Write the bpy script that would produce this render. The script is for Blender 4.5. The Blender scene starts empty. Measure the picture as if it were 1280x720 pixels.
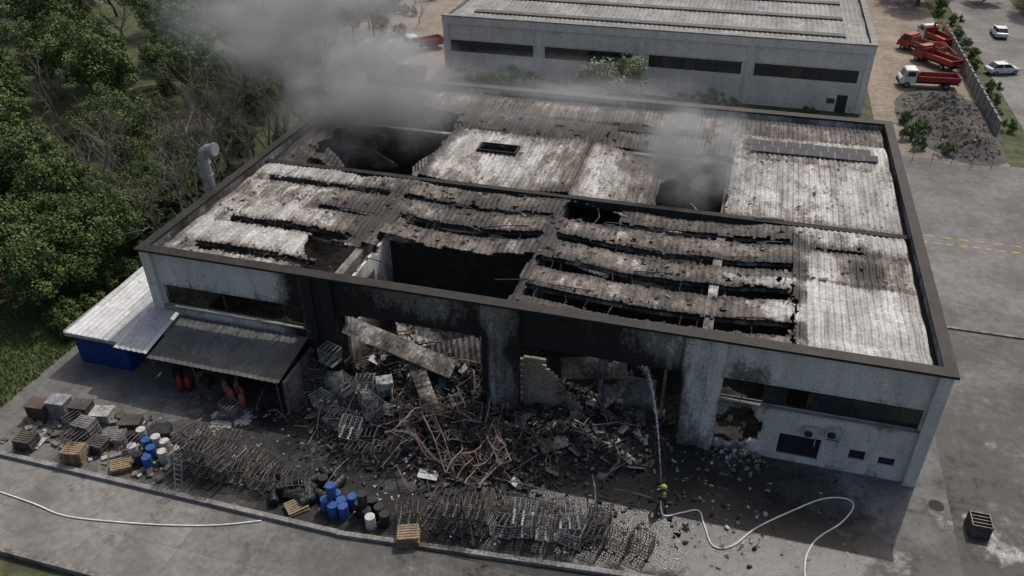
import bpy, bmesh, math, random
from mathutils import Vector, Matrix, noise, Euler
random.seed(7)
S=bpy.context.scene
COL=bpy.context.collection
def fn(x,y,z=0.0,s=1.0): return noise.noise(Vector((x*s,y*s,z*s+3.3)))
def clamp(v,a=0.0,b=1.0): return max(a,min(b,v))
def gs(x,c,r): return math.exp(-((x-c)/r)**2)

# ------------------------------------------------------------------ materials
class NT:
    def __init__(s,nt): s.nt=nt;s.n=nt.nodes;s.l=nt.links;s._pos=None
    def node(s,t,**k):
        n=s.n.new(t)
        for a,b in k.items(): setattr(n,a,b)
        return n
    def put(s,inp,val):
        if isinstance(val,bpy.types.NodeSocket): s.l.new(val,inp)
        else:
            if isinstance(val,(tuple,list)) and len(val)==3 and inp.type=='RGBA': val=(*val,1)
            inp.default_value=val
    def pos(s,obj=False):
        if obj: return s.node('ShaderNodeTexCoord').outputs['Object']
        if s._pos is None: s._pos=s.node('ShaderNodeNewGeometry').outputs['Position']
        return s._pos
    def noise(s,scale,detail=5,rough=.6,vec=None,stretch=None):
        n=s.node('ShaderNodeTexNoise');n.inputs['Scale'].default_value=scale;n.inputs['Detail'].default_value=detail;n.inputs['Roughness'].default_value=rough
        v=vec if vec is not None else s.pos()
        if stretch:
            m=s.node('ShaderNodeVectorMath',operation='MULTIPLY');s.put(m.inputs[0],v);m.inputs[1].default_value=stretch;v=m.outputs[0]
        s.put(n.inputs['Vector'],v);return n.outputs['Fac']
    def math(s,op,a,b=0.0,c=0.0):
        n=s.node('ShaderNodeMath',operation=op);s.put(n.inputs[0],a);s.put(n.inputs[1],b);s.put(n.inputs[2],c);return n.outputs[0]
    def ss(s,v,lo,hi,a=0.0,b=1.0):
        n=s.node('ShaderNodeMapRange',interpolation_type='SMOOTHSTEP');s.put(n.inputs['Value'],v)
        n.inputs['From Min'].default_value=lo;n.inputs['From Max'].default_value=hi;n.inputs['To Min'].default_value=a;n.inputs['To Max'].default_value=b;return n.outputs[0]
    def mix(s,f,a,b,bt='MIX'):
        n=s.node('ShaderNodeMix',data_type='RGBA',blend_type=bt);s.put(n.inputs[0],f);s.put(n.inputs[6],a);s.put(n.inputs[7],b);return n.outputs[2]
    def scale(s,c,f):
        vm=s.node('ShaderNodeVectorMath',operation='SCALE');s.put(vm.inputs[0],c);s.put(vm.inputs['Scale'],f);return vm.outputs[0]
    def attr(s,name): return s.node('ShaderNodeAttribute',attribute_name=name).outputs['Fac']
def surf(name,c1,c2,scale=1.2,rough=.8,bump=.25,bscale=9,metal=0.0,mid=(.085,.072,.06),black=(.013,.012,.011),nk=1.0,nscale=.9,obj=False,wet=False,stretch=None,sstretch=None,joints=None,cracks=False,sheets=None,fine=.35,spec=.4,simple=False):
    m=bpy.data.materials.new(name);m.use_nodes=True;nt=m.node_tree;nt.nodes.clear()
    T=NT(nt);out=T.node('ShaderNodeOutputMaterial');b=T.node('ShaderNodeBsdfPrincipled');T.l.new(b.outputs[0],out.inputs[0])
    P=T.pos(obj)
    n1=T.noise(scale,4,.62,P,stretch)
    c=T.mix(T.ss(n1,.3,.7),c1,c2)
    if not simple: c=T.scale(c,T.ss(T.noise(scale*7,3,.65,P),.3,.75,1-fine,1.0+fine*.3))
    if joints or sheets:
        br=T.node('ShaderNodeTexBrick',offset=0.0 if joints else .37);T.put(br.inputs['Vector'],P);br.inputs['Scale'].default_value=1.0
        j=joints or sheets
        br.inputs['Brick Width'].default_value=j[0];br.inputs['Row Height'].default_value=j[1];br.inputs['Mortar Size'].default_value=.022
        br.inputs['Color1'].default_value=(0,0,0,1);br.inputs['Color2'].default_value=(1,1,1,1);br.inputs['Mortar'].default_value=(.5,.5,.5,1)
        c=T.scale(c,T.ss(br.outputs['Color'],0,1,.76 if sheets else .86,1.1))
        c=T.mix(T.math('MULTIPLY',br.outputs['Fac'],.5 if joints else .35),c,(.05,.048,.045))
    if cracks:
        vo=T.node('ShaderNodeTexVoronoi',feature='DISTANCE_TO_EDGE');vo.inputs['Scale'].default_value=.13
        w=T.node('ShaderNodeTexNoise');w.inputs['Scale'].default_value=.5;w.inputs['Detail'].default_value=6;w.inputs['Roughness'].default_value=.65;T.put(w.inputs['Vector'],P)
        w2=T.scale(w.outputs['Color'],3.2)
        ad=T.node('ShaderNodeVectorMath',operation='ADD');T.put(ad.inputs[0],P);T.put(ad.inputs[1],w2);T.put(vo.inputs['Vector'],ad.outputs[0])
        msk=T.ss(T.noise(.21,4,.6,P),.48,.62)
        c=T.mix(T.math('MULTIPLY',T.ss(vo.outputs['Distance'],.002,.007,.55,0),msk),c,(.035,.034,.032))
        c=T.mix(T.ss(T.noise(.13,3,.5,P),.5,.62,0,.5),c,(.065,.064,.062))
        c=T.mix(T.ss(T.noise(.5,6,.7,P),.5,.74,0,.5),c,(.2,.185,.16))
        c=T.mix(T.ss(T.noise(.9,6,.75,P),.56,.7,0,.55),c,(.045,.043,.04))
    r=rough
    if not simple:
        so=T.attr('soot')
        na=T.noise(nscale,6,.68,P,sstretch);nb=T.noise(nscale*5.5,4,.7,P)
        nn=T.math('MULTIPLY',T.math('SUBTRACT',T.math('ADD',T.math('MULTIPLY',na,.6),T.math('MULTIPLY',nb,.4)),.5),nk*2.0)
        t=T.math('ADD',so,nn)
        has=T.ss(so,.0,.06)
        c=T.mix(T.math('MULTIPLY',T.ss(t,.18,.52),has),c,mid)
        c=T.mix(T.math('MULTIPLY',T.ss(t,.5,.82),has),c,black)
        if wet:
            wt=T.attr('wet');wn=T.math('ADD',wt,T.math('MULTIPLY',T.math('SUBTRACT',na,.5),1.2));wf=T.math('MULTIPLY',T.ss(wn,.3,.58),T.ss(wt,0,.08))
            c=T.mix(T.math('MULTIPLY',wf,.85),c,(.011,.011,.012));r=T.ss(wf,0,1,rough,.2)
    T.put(b.inputs['Base Color'],c)
    T.put(b.inputs['Roughness'],r);b.inputs['Metallic'].default_value=metal
    b.inputs['Specular IOR Level'].default_value=spec
    if bump and not simple:
        bn=T.node('ShaderNodeBump');bn.inputs['Strength'].default_value=bump;bn.inputs['Distance'].default_value=.05
        T.put(bn.inputs['Height'],T.noise(bscale,3,.7,P));T.l.new(bn.outputs[0],b.inputs['Normal'])
    return m
def paint(name,c,rough=.45,metal=0.0,dirt=.35,obj=True):
    d=tuple(x*(1-dirt)*.8+.02 for x in c)
    return surf(name,c,d,scale=1.7,rough=rough,bump=.05,metal=metal,obj=obj,fine=.2)
M={}
M['roof']=surf('roof_sheet_metal',(.55,.545,.53),(.31,.295,.27),.6,.72,.15,mid=(.105,.084,.067),black=(.017,.0148,.0135),nscale=.85,nk=1.25,stretch=(1.8,.35,1),sstretch=(1.5,.6,1),sheets=(1.05,5.2),fine=.4)
M['concrete']=surf('precast_concrete',(.66,.635,.59),(.52,.495,.455),1.0,.85,.35,bscale=14,mid=(.15,.135,.118),nscale=.75,nk=.85,fine=.25,stretch=(1.3,1.3,.3),sstretch=(1.3,1.3,.4))
M['beige']=surf('rendered_facade',(.70,.655,.58),(.58,.54,.48),.5,.85,.2,mid=(.27,.25,.22),nscale=.5,nk=.7,fine=.2,stretch=(1.3,1.3,.3))
M['charc']=surf('charred_concrete',(.11,.1,.085),(.055,.05,.045),.8,.9,.5)
M['cap']=surf('dark_coping_metal',(.02,.017,.016),(.036,.031,.027),.7,.65,.1,spec=.2)
M['black']=surf('soot_black',(.012,.011,.010),(.03,.027,.024),1.0,.9,.6,simple=True)
M['debris']=surf('burnt_debris',(.014,.0128,.0118),(.065,.058,.05),2.2,.9,.9,bscale=5,fine=.6)
M['glass']=surf('dark_window_glass',(.02,.023,.026),(.035,.038,.04),.7,.12,0,spec=.6)
M['frame']=surf('window_frame_metal',(.04,.04,.04),(.025,.025,.025),.7,.5,0,simple=True)
M['rust']=surf('rusted_steel',(.11,.07,.055),(.06,.045,.038),2,.8,.3,simple=True)
M['pinksteel']=surf('heat_bleached_steel',(.26,.175,.145),(.13,.1,.088),2,.75,.3,simple=True)
M['grey']=surf('grey_rubble',(.27,.26,.245),(.13,.125,.12),2,.9,.5,fine=.5)
M['tan']=surf('block_masonry',(.36,.3,.23),(.24,.2,.155),1,.9,.5,nscale=.8)
M['white']=surf('white_sheet',(.5,.5,.48),(.33,.325,.31),1,.6,.1,fine=.4)
M['galv']=surf('galvanised_steel',(.42,.43,.44),(.25,.25,.25),2,.45,.05,metal=.4)
M['cageg']=surf('cage_wire_galvanised',(.3,.3,.29),(.17,.165,.16),2,.55,0,metal=.3,simple=True)
M['cage']=surf('cage_wire',(.15,.14,.13),(.065,.055,.05),3,.6,0,metal=.3,simple=True)
M['canopy']=surf('canopy_sheet',(.14,.14,.137),(.085,.084,.08),.8,.8,.1,nscale=.8,spec=.25)
M['greyroof']=surf('weathered_roof_sheet',(.3,.3,.29),(.2,.195,.185),.3,.75,.1,nscale=.4,sheets=(1.2,12))
M['shedroof']=surf('shed_roof_sheet',(.58,.59,.59),(.45,.45,.44),.6,.6,.05,sheets=(1.0,9.0),fine=.2)
M['blue']=surf('blue_cladding',(.015,.055,.26),(.01,.04,.18),.6,.55,.05)
M['asph']=surf('yard_asphalt',(.165,.16,.15),(.105,.102,.097),.35,.88,.4,bscale=16,wet=True,cracks=True,nscale=.35,nk=1.0,mid=(.045,.043,.04),black=(.016,.015,.014),fine=.25)
M['slab']=surf('yard_concrete',(.165,.162,.156),(.108,.105,.1),.22,.85,.3,bscale=14,cracks=True,joints=(9.0,7.0),wet=True,nscale=.3,fine=.25,mid=(.07,.068,.064))
M['road']=surf('road_concrete',(.21,.2,.183),(.155,.148,.137),.3,.87,.3,bscale=14,cracks=True,fine=.25,nscale=.4,joints=(12.0,3.1),mid=(.08,.076,.07))
M['dirt']=surf('dirt_ground',(.29,.24,.18),(.18,.15,.12),.25,.95,.6,bscale=4,fine=.35)
M['grass']=surf('grass_ground',(.05,.08,.022),(.095,.09,.045),.12,.95,.9,bscale=3,fine=.55)
M['kerb']=surf('kerb_concrete',(.28,.27,.255),(.18,.175,.165),1,.9,.3)
M['yellow']=surf('yellow_marking',(.6,.4,.06),(.25,.2,.09),3,.8,.05,fine=.5)
M['hose']=paint('hose_canvas',(.8,.8,.77),.7,dirt=.1)
M['wood']=surf('pallet_wood',(.33,.24,.15),(.2,.15,.1),2,.9,.3,obj=True)
M['bblue']=paint('barrel_blue',(.02,.08,.28),.4,dirt=.4)
M['bblack']=paint('barrel_black',(.015,.015,.017),.35)
M['bwhite']=paint('plastic_white',(.5,.5,.47),.5)
M['red']=paint('red_paint',(.36,.035,.025),.45)
M['orange']=paint('orange_red_paint',(.42,.12,.08),.5)
M['vwhite']=paint('vehicle_white',(.75,.75,.74),.3,dirt=.1)
M['tyre']=paint('tyre_rubber',(.02,.02,.02),.85)
M['bark']=surf('bark',(.10,.08,.06),(.06,.05,.04),4,.95,.4,simple=True)
M['bare']=surf('bare_twigs',(.2,.17,.14),(.13,.11,.09),2,.95,0,simple=True)
M['lf1']=surf('leaf_dark',(.04,.07,.02),(.055,.09,.025),1.5,.7,0,spec=.2,simple=True)
M['lf2']=surf('leaf_mid',(.07,.115,.03),(.095,.135,.04),1.5,.7,0,spec=.2,simple=True)
M['lf3']=surf('leaf_light',(.12,.17,.05),(.15,.175,.075),1.5,.7,0,spec=.2,simple=True)
M['lf4']=surf('leaf_olive',(.24,.26,.15),(.17,.19,.105),1.5,.7,0,spec=.2,simple=True)
M['solar']=surf('solar_cell',(.022,.024,.032),(.035,.036,.044),2,.55,0,spec=.15)
M['skin']=paint('skin',(.45,.28,.2),.6,dirt=.1)
M['turnout']=paint('turnout_fabric',(.03,.03,.035),.85)
M['hivis']=paint('hi_vis_yellow',(.55,.62,.06),.5,dirt=.1)

# ------------------------------------------------------------------ mesh builder
class MB:
    def __init__(s): s.v=[];s.f=[];s.m=[]
    def box(s,c,size,rot=None,mi=0):
        i=len(s.v);hx,hy,hz=size[0]/2,size[1]/2,size[2]/2;c=Vector(c)
        R=Euler(rot).to_matrix() if rot is not None and not isinstance(rot,Matrix) else rot
        for x,y,z in ((-1,-1,-1),(1,-1,-1),(1,1,-1),(-1,1,-1),(-1,-1,1),(1,-1,1),(1,1,1),(-1,1,1)):
            p=Vector((x*hx,y*hy,z*hz))
            if R is not None:p=R@p
            s.v.append(tuple(p+c))
        for q in ((0,3,2,1),(4,5,6,7),(0,1,5,4),(1,2,6,5),(2,3,7,6),(3,0,4,7)): s.f.append(tuple(i+k for k in q));s.m.append(mi)
    def bx(s,x0,x1,y0,y1,z0,z1,mi=0): s.box(((x0+x1)/2,(y0+y1)/2,(z0+z1)/2),(x1-x0,y1-y0,z1-z0),None,mi)
    def patch(s,o,u,v,nu,nv,mi=0):
        i0=len(s.v);o=Vector(o);u=Vector(u);v=Vector(v)
        for a in range(nu+1):
            for b in range(nv+1): s.v.append(tuple(o+u*(a/nu)+v*(b/nv)))
        for a in range(nu):
            for b in range(nv):
                k=i0+a*(nv+1)+b;s.f.append((k,k+nv+1,k+nv+2,k+1));s.m.append(mi)
    def sbx(s,x0,x1,y0,y1,z0,z1,st=.4,mi=0):
        X,Y,Z=x1-x0,y1-y0,z1-z0
        n=lambda d:max(1,int(d/st+.5))
        s.patch((x0,y0,z0),(X,0,0),(0,0,Z),n(X),n(Z),mi);s.patch((x1,y1,z0),(-X,0,0),(0,0,Z),n(X),n(Z),mi)
        s.patch((x0,y1,z0),(0,-Y,0),(0,0,Z),n(Y),n(Z),mi);s.patch((x1,y0,z0),(0,Y,0),(0,0,Z),n(Y),n(Z),mi)
        s.patch((x0,y0,z1),(X,0,0),(0,Y,0),n(X),n(Y),mi);s.patch((x0,y1,z0),(X,0,0),(0,-Y,0),n(X),n(Y),mi)
    def tube(s,pts,r,n=4,mi=0,cap=True):
        pts=[Vector(p) for p in pts];rings=[];ref=None
        for k,p in enumerate(pts):
            a=pts[max(0,k-1)];b=pts[min(len(pts)-1,k+1)];t=(b-a)
            if t.length<1e-6:t=Vector((0,0,1))
            t.normalize()
            if ref is None: ref=t.orthogonal().normalized()
            ref=(ref-t*ref.dot(t))
            if ref.length<1e-5: ref=t.orthogonal()
            ref.normalize();q=t.cross(ref);rr=r[k] if isinstance(r,(list,tuple)) else r
            i=len(s.v);rings.append(i)
            for j in range(n):
                an=2*math.pi*j/n+math.pi/4;s.v.append(tuple(p+(ref*math.cos(an)+q*math.sin(an))*rr))
        for k in range(len(rings)-1):
            A,B=rings[k],rings[k+1]
            for j in range(n): s.f.append((A+j,A+(j+1)%n,B+(j+1)%n,B+j));s.m.append(mi)
        if cap:
            s.f.append(tuple(rings[0]+j for j in reversed(range(n))));s.m.append(mi)
            s.f.append(tuple(rings[-1]+j for j in range(n)));s.m.append(mi)
    def grid(s,x0,x1,y0,y1,dx,dy,zf,keep=None,mi=0):
        nx=max(1,round((x1-x0)/dx));ny=max(1,round((y1-y0)/dy));i0=len(s.v)
        for a in range(nx+1):
            x=x0+(x1-x0)*a/nx
            for b in range(ny+1):
                y=y0+(y1-y0)*b/ny;s.v.append((x,y,zf(x,y,a)))
        for a in range(nx):
            xc=x0+(x1-x0)*(a+.5)/nx
            for b in range(ny):
                yc=y0+(y1-y0)*(b+.5)/ny
                if keep and not keep(xc,yc): continue
                k=i0+a*(ny+1)+b;s.f.append((k,k+ny+1,k+ny+2,k+1));s.m.append(mi)
    def mesh(s,name,mats,soot=None,wet=None,smooth=False):
        me=bpy.data.meshes.new(name);me.from_pydata(s.v,[],s.f)
        for m in mats: me.materials.append(M[m] if isinstance(m,str) else m)
        me.polygons.foreach_set('material_index',s.m)
        if smooth: me.polygons.foreach_set('use_smooth',[True]*len(s.f))
        if soot is not None:
            a=me.attributes.new('soot','FLOAT','POINT');a.data.foreach_set('value',[float(soot(*v)) if callable(soot) else soot for v in s.v])
        if wet is not None:
            a=me.attributes.new('wet','FLOAT','POINT');a.data.foreach_set('value',[float(wet(*v)) for v in s.v])
        me.update();return me
    def obj(s,name,mats,parent=None,soot=None,wet=None,smooth=False,loc=(0,0,0),rz=0.0):
        return place(name,s.mesh(name,mats,soot,wet,smooth),parent,loc,rz)
def place(name,me,parent=None,loc=(0,0,0),rz=0.0,scale=1.0,rot=None):
    o=bpy.data.objects.new(name,me);COL.objects.link(o);o.location=loc;o.rotation_euler=rot if rot else (0,0,rz)
    o.scale=(scale,)*3 if not isinstance(scale,tuple) else scale
    if parent:o.parent=parent
    return o
def empty(name,loc=(0,0,0),rz=0):
    o=bpy.data.objects.new(name,None);COL.objects.link(o);o.location=loc;o.rotation_euler=(0,0,rz);return o
def solidify(o,t,off=-1):
    m=o.modifiers.new('s','SOLIDIFY');m.thickness=t;m.offset=off
def bevel(o,w=.03,n=2):
    m=o.modifiers.new('b','BEVEL');m.width=w;m.segments=n;m.limit_method='ANGLE'

# ------------------------------------------------------------------ camera, light
Rv=Vector((0.9612,0.2755,-0.0083));Uv=Vector((-0.1447,0.5298,0.8357));Bv=Vector((0.2347,-0.8022,0.5491))
cd=bpy.data.cameras.new('camera');cam=bpy.data.objects.new('camera',cd);COL.objects.link(cam);S.camera=cam
mt=Matrix((Rv,Uv,Bv)).transposed().to_4x4();mt.translation=Vector((38.07,-38.9,36.46))
cam.matrix_world=mt;cd.sensor_width=36;cd.lens=1022/1280*36;cd.clip_end=3000;cd.clip_start=.5
AZ=math.radians(18);EL=math.radians(54)
w=bpy.data.worlds.new('World');S.world=w;w.use_nodes=True;nt=w.node_tree;nt.nodes.clear()
sk=nt.nodes.new('ShaderNodeTexSky');sk.sky_type='NISHITA';sk.sun_disc=False;sk.sun_elevation=EL;sk.sun_rotation=AZ;sk.dust_density=5.0
bg=nt.nodes.new('ShaderNodeBackground');bg.inputs[1].default_value=.13;wo=nt.nodes.new('ShaderNodeOutputWorld')
nt.links.new(sk.outputs[0],bg.inputs[0]);nt.links.new(bg.outputs[0],wo.inputs[0])
sl=bpy.data.lights.new('sun','SUN');sl.energy=2.7;sl.angle=math.radians(.5);sl.color=(1,.955,.89)
so=bpy.data.objects.new('sun',sl);COL.objects.link(so)
sd=Vector((math.sin(AZ)*math.cos(EL),math.cos(AZ)*math.cos(EL),math.sin(EL)));so.rotation_euler=sd.to_track_quat('Z','Y').to_euler();so.location=(0,0,60)
S.view_settings.view_transform='Standard';S.view_settings.look='None';S.view_settings.exposure=0

# ------------------------------------------------------------------ ground
g=MB();g.grid(-700,900,-300,1300,40,40,lambda x,y,a:-.03);g.obj('ground',['grass'])
def ysoot(x,y,z):
    s=.1+1.0*gs(x,27,14)*gs(y,-4,7.5)+.55*gs(x,39,8)*gs(y,-4,6)+.45*gs(x,13,7)*gs(y,-6,5)+.4*gs(y,-10.5,2)*gs(x,18,16)
    if y>37: s=.3  # shade between the two buildings, painted into the ground colour
    return clamp(s,0,.9)
def ywet(x,y,z):
    return clamp(.65*gs(x,38,8)*gs(y,-6,5)+.55*gs(x,14,7)*gs(y,-5.5,3.5)+.45*gs(x,46,5)*gs(y,-6,4)+.45*gs(x,29,9)*gs(y,-8.5,3)+.4*gs(x,55,4)*gs(y,-3,4)+.35*gs(x,60,4)*gs(y,36,5)+.3*gs(x,57,3)*gs(y,18,3)+.35*gs(x,57,3)*gs(y,6,6))
g=MB();g.grid(-6.5,53.0,-12.0,58,.6,.6,lambda x,y,a:0.0,lambda x,y:not(2<x<49 and 3<y<34));g.obj('yard_pavement',['asph'],soot=ysoot,wet=ywet)
g=MB();g.grid(53.0,90,-12.0,50,1,1,lambda x,y,a:0.002);g.obj('side_yard_pavement',['slab'],soot=lambda x,y,z:.1+(.25 if y<17.7 else 0)+.25*gs(x,54,4)*gs(y,-2,8),wet=ywet)
g=MB();g.grid(-90,130,-18.2,-12.0,2,1,lambda x,y,a:0.004);g.obj('road',['road'],soot=lambda x,y,z:.12+.5*gs(x,32,17)*gs(y,-12,3.5))
g=MB();g.grid(53.5,66,50.01,140,1,1,lambda x,y,a:.006);g.obj('dirt_yard',['dirt'],soot=lambda x,y,z:.05)
g=MB();g.grid(-24,-.4,58.01,120,2,2,lambda x,y,a:.006);g.obj('dirt_yard',['dirt'])
g=MB();g.grid(69.5,80,50.01,220,2,2,lambda x,y,a:.006);g.obj('side_road',['road'])
k=MB()
for i in range(60):
    x=-8+i*1.0
    if x>37: break
    y=-12.25+(max(0,x-20))*.1
    k.box((x+.5,y,.11),(.985,.3,.24),(0,0,.0 if x<20 else .1))
k.obj('kerb',['kerb'],None,lambda x,y,z:.2+.35*max(0,fn(x,y,0,.3)))
k=MB();k.bx(-90,12,-18.5,-18.2,0,.35);k.bx(53.2,66,17.6,17.85,.0,.12);o=k.obj('kerb',['kerb'],None,.3)
k=MB()
for i in range(8): k.bx(55.2+i*1.05,55.2+i*1.05+.55,31.0,31.22,.004,.012)
for i in range(6): k.bx(55.6+i*1.4,55.6+i*1.4+.85,32.2,32.38,.004,.012)
k.obj('yellow_road_marking',['yellow'],None,.1)
k=MB();k.tube([(52.3,-1.1,0),(52.3,-1.1,.012)],.42,20);k.obj('manhole_cover',['black'])

# ------------------------------------------------------------------ warehouse
W=empty('burnt_warehouse')
def wallsoot(x,y,z):
    s=.08
    if x<12: s+=.25*math.exp(-abs(z-3.7)/.3)*(x>1)+.25*math.exp(-max(0,z-5.6)/.5)*(z>5.5)+ (.3 if z<2.6 and x>1.5 else 0)+.55*gs(x,12.6,2.0)  # left bay also set darker below canopy height
    s+=.95*gs(x,13.3,1.8)
    if 14<x<25: s=max(s,.38+.6*math.exp(-(z-5.6)/.9)+.45*gs(x,15.5,2.6)+.25*gs(x,23.5,1.6)+.12*math.exp(-(8.3-z)/.3))
    if 24.3<=x<27.4: s=max(s,.38+.35*math.exp(-abs(z-5.2)/1.6)+.35*gs(x,27.2,.6))
    if 27.2<=x<37.3: s=max(s,.32+.55*math.exp(-(z-5.4)/.9)+.6*gs(x,28.5,3.2)+.3*gs(x,33,2)+.12*math.exp(-(8.3-z)/.3))
    if 37<=x<39.6: s=max(s,.2+.3*math.exp(-z/1.2)+.3*gs(x,37,.7))
    if x>39.4: s=max(s,.1+.5*gs(x,40.6,1.9)*gs(z,2.6,2.2)+.17*math.exp(-z/.5)+.2*math.exp(-abs(z-3.9)/.25)+.35*gs(x,40.5,2.2)*gs(z,6.2,1.0)+.12*(z>5.6)*math.exp(-(z-5.6)/.5))
    return clamp(s,0,1)
def solid(x,z):
    n=fn(x,z,0,1.7)*.3+fn(x,z,5,.6)*.2
    if x<12.2: return not(1.2<x<12.0 and 3.95<z<5.55)
    if 14.4<x<24.8: return z>5.6+n*.5
    if 27.0<x<37.15: return z>5.45+n*.5
    if x>39.4:
        if 39.5<x<50.5 and 4.1<z<5.6: return False
        if ((x-40.8)/1.65)**2+((z-2.0)/1.5)**2+n*1.6<1: return False
        if 43.2<x<45.6 and .5<z<2.15: return False
        if 47.35<x<48.15 and 1.1<z<1.75: return False
        if 48.95<x<49.85 and 1.0<z<1.7: return False
    return True
wl=MB();nx=340;nz=55;x0=.3;dx=50.9/nx;dz=8.3/nz
for a in range(nx+1):
    for b in range(nz+1): wl.v.append((x0+a*dx,.3,b*dz))
for a in range(nx):
    for b in range(nz):
        if solid(x0+(a+.5)*dx,(b+.5)*dz):
            kk=a*(nz+1)+b;wl.f.append((kk,kk+nz+1,kk+nz+2,kk+1));wl.m.append(0)
o=wl.obj('front_wall',['concrete'],W,wallsoot);solidify(o,.28)
wl=MB()
for (a,b) in ((12.2,14.5),(24.65,27.1),(37.1,39.45)):
    wl.sbx(a,a+.85,-.02,.295,0,8.28,.3);wl.sbx(b-.85,b,-.02,.295,0,8.28,.3);wl.sbx(a+.85,b-.85,.12,.295,0,8.28,.3)
wl.sbx(.25,1.0,.0,.295,0,8.28,.3);wl.sbx(50.55,51.25,.0,.295,0,8.28,.3)
wl.sbx(1.0,12.2,.24,.297,5.62,5.72,.3);wl.sbx(39.45,50.55,.24,.297,5.66,5.76,.3)
for x in (3.8,6.5,9.4,17.5,20,22.4,29.6,32.1,34.6,42.2,45,47.8): wl.sbx(x,x+.04,.285,.298,5.75,8.28,.3)
wl.obj('pilasters',['concrete'],W,wallsoot)
wl=MB()
wl.sbx(.2,.5,.58,36.6,0,8.28,.7);wl.sbx(50.95,51.25,.58,36.6,0,8.28,.7);wl.sbx(.5,50.95,36.3,36.6,0,8.28,.7)
wl.obj('side_walls',['concrete'],W,lambda x,y,z:clamp((.45 if x<30 else .35)+.3*fn(x,y,z,.3)) if .3<x<51.1 else .15)
cp=MB();cp.bx(-.02,51.45,-.1,.7,8.3,8.46);cp.bx(-.02,51.45,36.2,37.1,8.3,8.46);cp.bx(-.02,.68,.7,36.2,8.3,8.46);cp.bx(50.75,51.45,.7,36.2,8.3,8.46)
cp.obj('parapet_coping',['cap'],W)
cp=MB();cp.bx(.5,50.9,.58,1.0,7.35,7.5);cp.bx(.5,1.0,1,35.9,7.35,7.5);cp.bx(50.4,50.9,1,35.9,7.35,7.5);cp.bx(.5,50.9,35.7,36.3,7.35,7.5)
cp.sbx(.6,50.8,16.0,16.55,7.2,7.9,.5)
cp.obj('gutters',['black'],W)
wm=MB()
def ribbon(x0,x1,z0,z1,n,mi_g,y=.48,miss=(),fr=1):
    wx=(x1-x0)/n
    for i in range(n):
        if i in miss: continue
        wm.box((x0+wx*(i+.5),y,(z0+z1)/2),(wx-.06,.02,z1-z0-.08),(random.uniform(-.02,.02),0,0),mi_g)
    for i in range(n+1):
        if fr==1 or i%3==0: wm.box((x0+wx*i,y-.03,(z0+z1)/2),(.06,.06,z1-z0),(0,random.uniform(-.1,.1) if fr==3 else 0,0),fr)
    wm.box(((x0+x1)/2,y-.03,z0+.04),(x1-x0,.08,.08),None,fr);wm.box(((x0+x1)/2,y-.03,z1-.04),(x1-x0,.08,.08),None,fr)
ribbon(39.5,50.5,4.1,5.6,9,0,miss=(0,1,3));ribbon(43.2,45.6,.5,2.15,2,0);ribbon(47.35,48.15,1.1,1.75,1,0);ribbon(48.95,49.85,1.0,1.7,1,0)
ribbon(1.2,12.0,3.95,5.55,7,0,miss=(0,1,2,3,4,5,6),fr=3)
wm.bx(39.4,50.6,.1,.3,4.02,4.1,2);wm.bx(1.1,12.1,.1,.3,3.87,3.95,2)
wm.obj('windows',['glass','frame','kerb','black'],W)
def iheap(x,y,a=0):
    h=.25+.5*max(0,fn(x,y,0,.35)+.3)+.35*fn(x,y,2,1.1)+1.6*gs(x,8,4)*gs(y,23,5)+1.2*gs(x,20,4)*gs(y,4,3)+1.3*gs(x,34,4)*gs(y,21,5)
    return max(.02,h)
it=MB();it.grid(.5,50.9,.9,36.2,.35,.35,iheap);it.obj('burnt_interior_floor',['debris'],W)
it=MB()
for i in range(300):
    x,y=random.choice(((random.uniform(15,26),random.uniform(1,8)),(random.uniform(4,13),random.uniform(17,29)),(random.uniform(30,38),random.uniform(16,26))))
    z=iheap(x,y)+random.uniform(.1,1.3);a=random.uniform(0,6.3);L=random.uniform(1,3.5)
    it.tube([(x,y,z),(x+math.cos(a)*L*.5,y+math.sin(a)*L*.5,z+random.uniform(-.3,.5)),(x+math.cos(a)*L,y+math.sin(a)*L,max(.2,z+random.uniform(-.8,.4)))],random.uniform(.03,.08),4,random.choice((0,1,1,2)))
it.obj('interior_wreckage',['black','charc','rust'],W)
it=MB()
for x in (14.0,26.2,38.2):
    it.sbx(x-.3,x+.3,.6,36.2,6.7,7.4,.8)
    for y in (8.5,16.3,26.5): it.sbx(x-.35,x+.35,y-.35,y+.35,0,6.7,.8)
it.sbx(.6,50.8,26.25,26.75,6.9,7.5,.8)
it.obj('concrete_frame',['concrete'],W,lambda x,y,z:.58+.25*fn(x,y,z,.5))
it=MB()
def part(y,z): return not((1.5<y<3.2 and 3.6<z<6.0) or (4.0<y<5.6 and 3.4<z<5.9) or z>7.2-.8*max(0,fn(y,z,1,1.2)))
ny_,nz_=40,48
for a in range(ny_+1):
    for b in range(nz_+1): it.v.append((14.75,.9+a*7.4/ny_,b*7.3/nz_))
for a in range(ny_):
    for b in range(nz_):
        if part(.9+(a+.5)*7.4/ny_,(b+.5)*7.3/nz_):
            kk=a*(nz_+1)+b;it.f.append((kk,kk+nz_+1,kk+nz_+2,kk+1));it.m.append(0)
o=it.obj('interior_partition',['concrete'],W,lambda x,y,z:.14+.45*(1-z/7)+.2*fn(y,z,0,.7));solidify(o,.2,1)
it=MB();it.bx(15,26.5,8.3,8.5,0,6.6);it.bx(27,38,6.6,6.8,0,6.4);it.obj('inner_walls',['black'],W)
it=MB()
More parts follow.
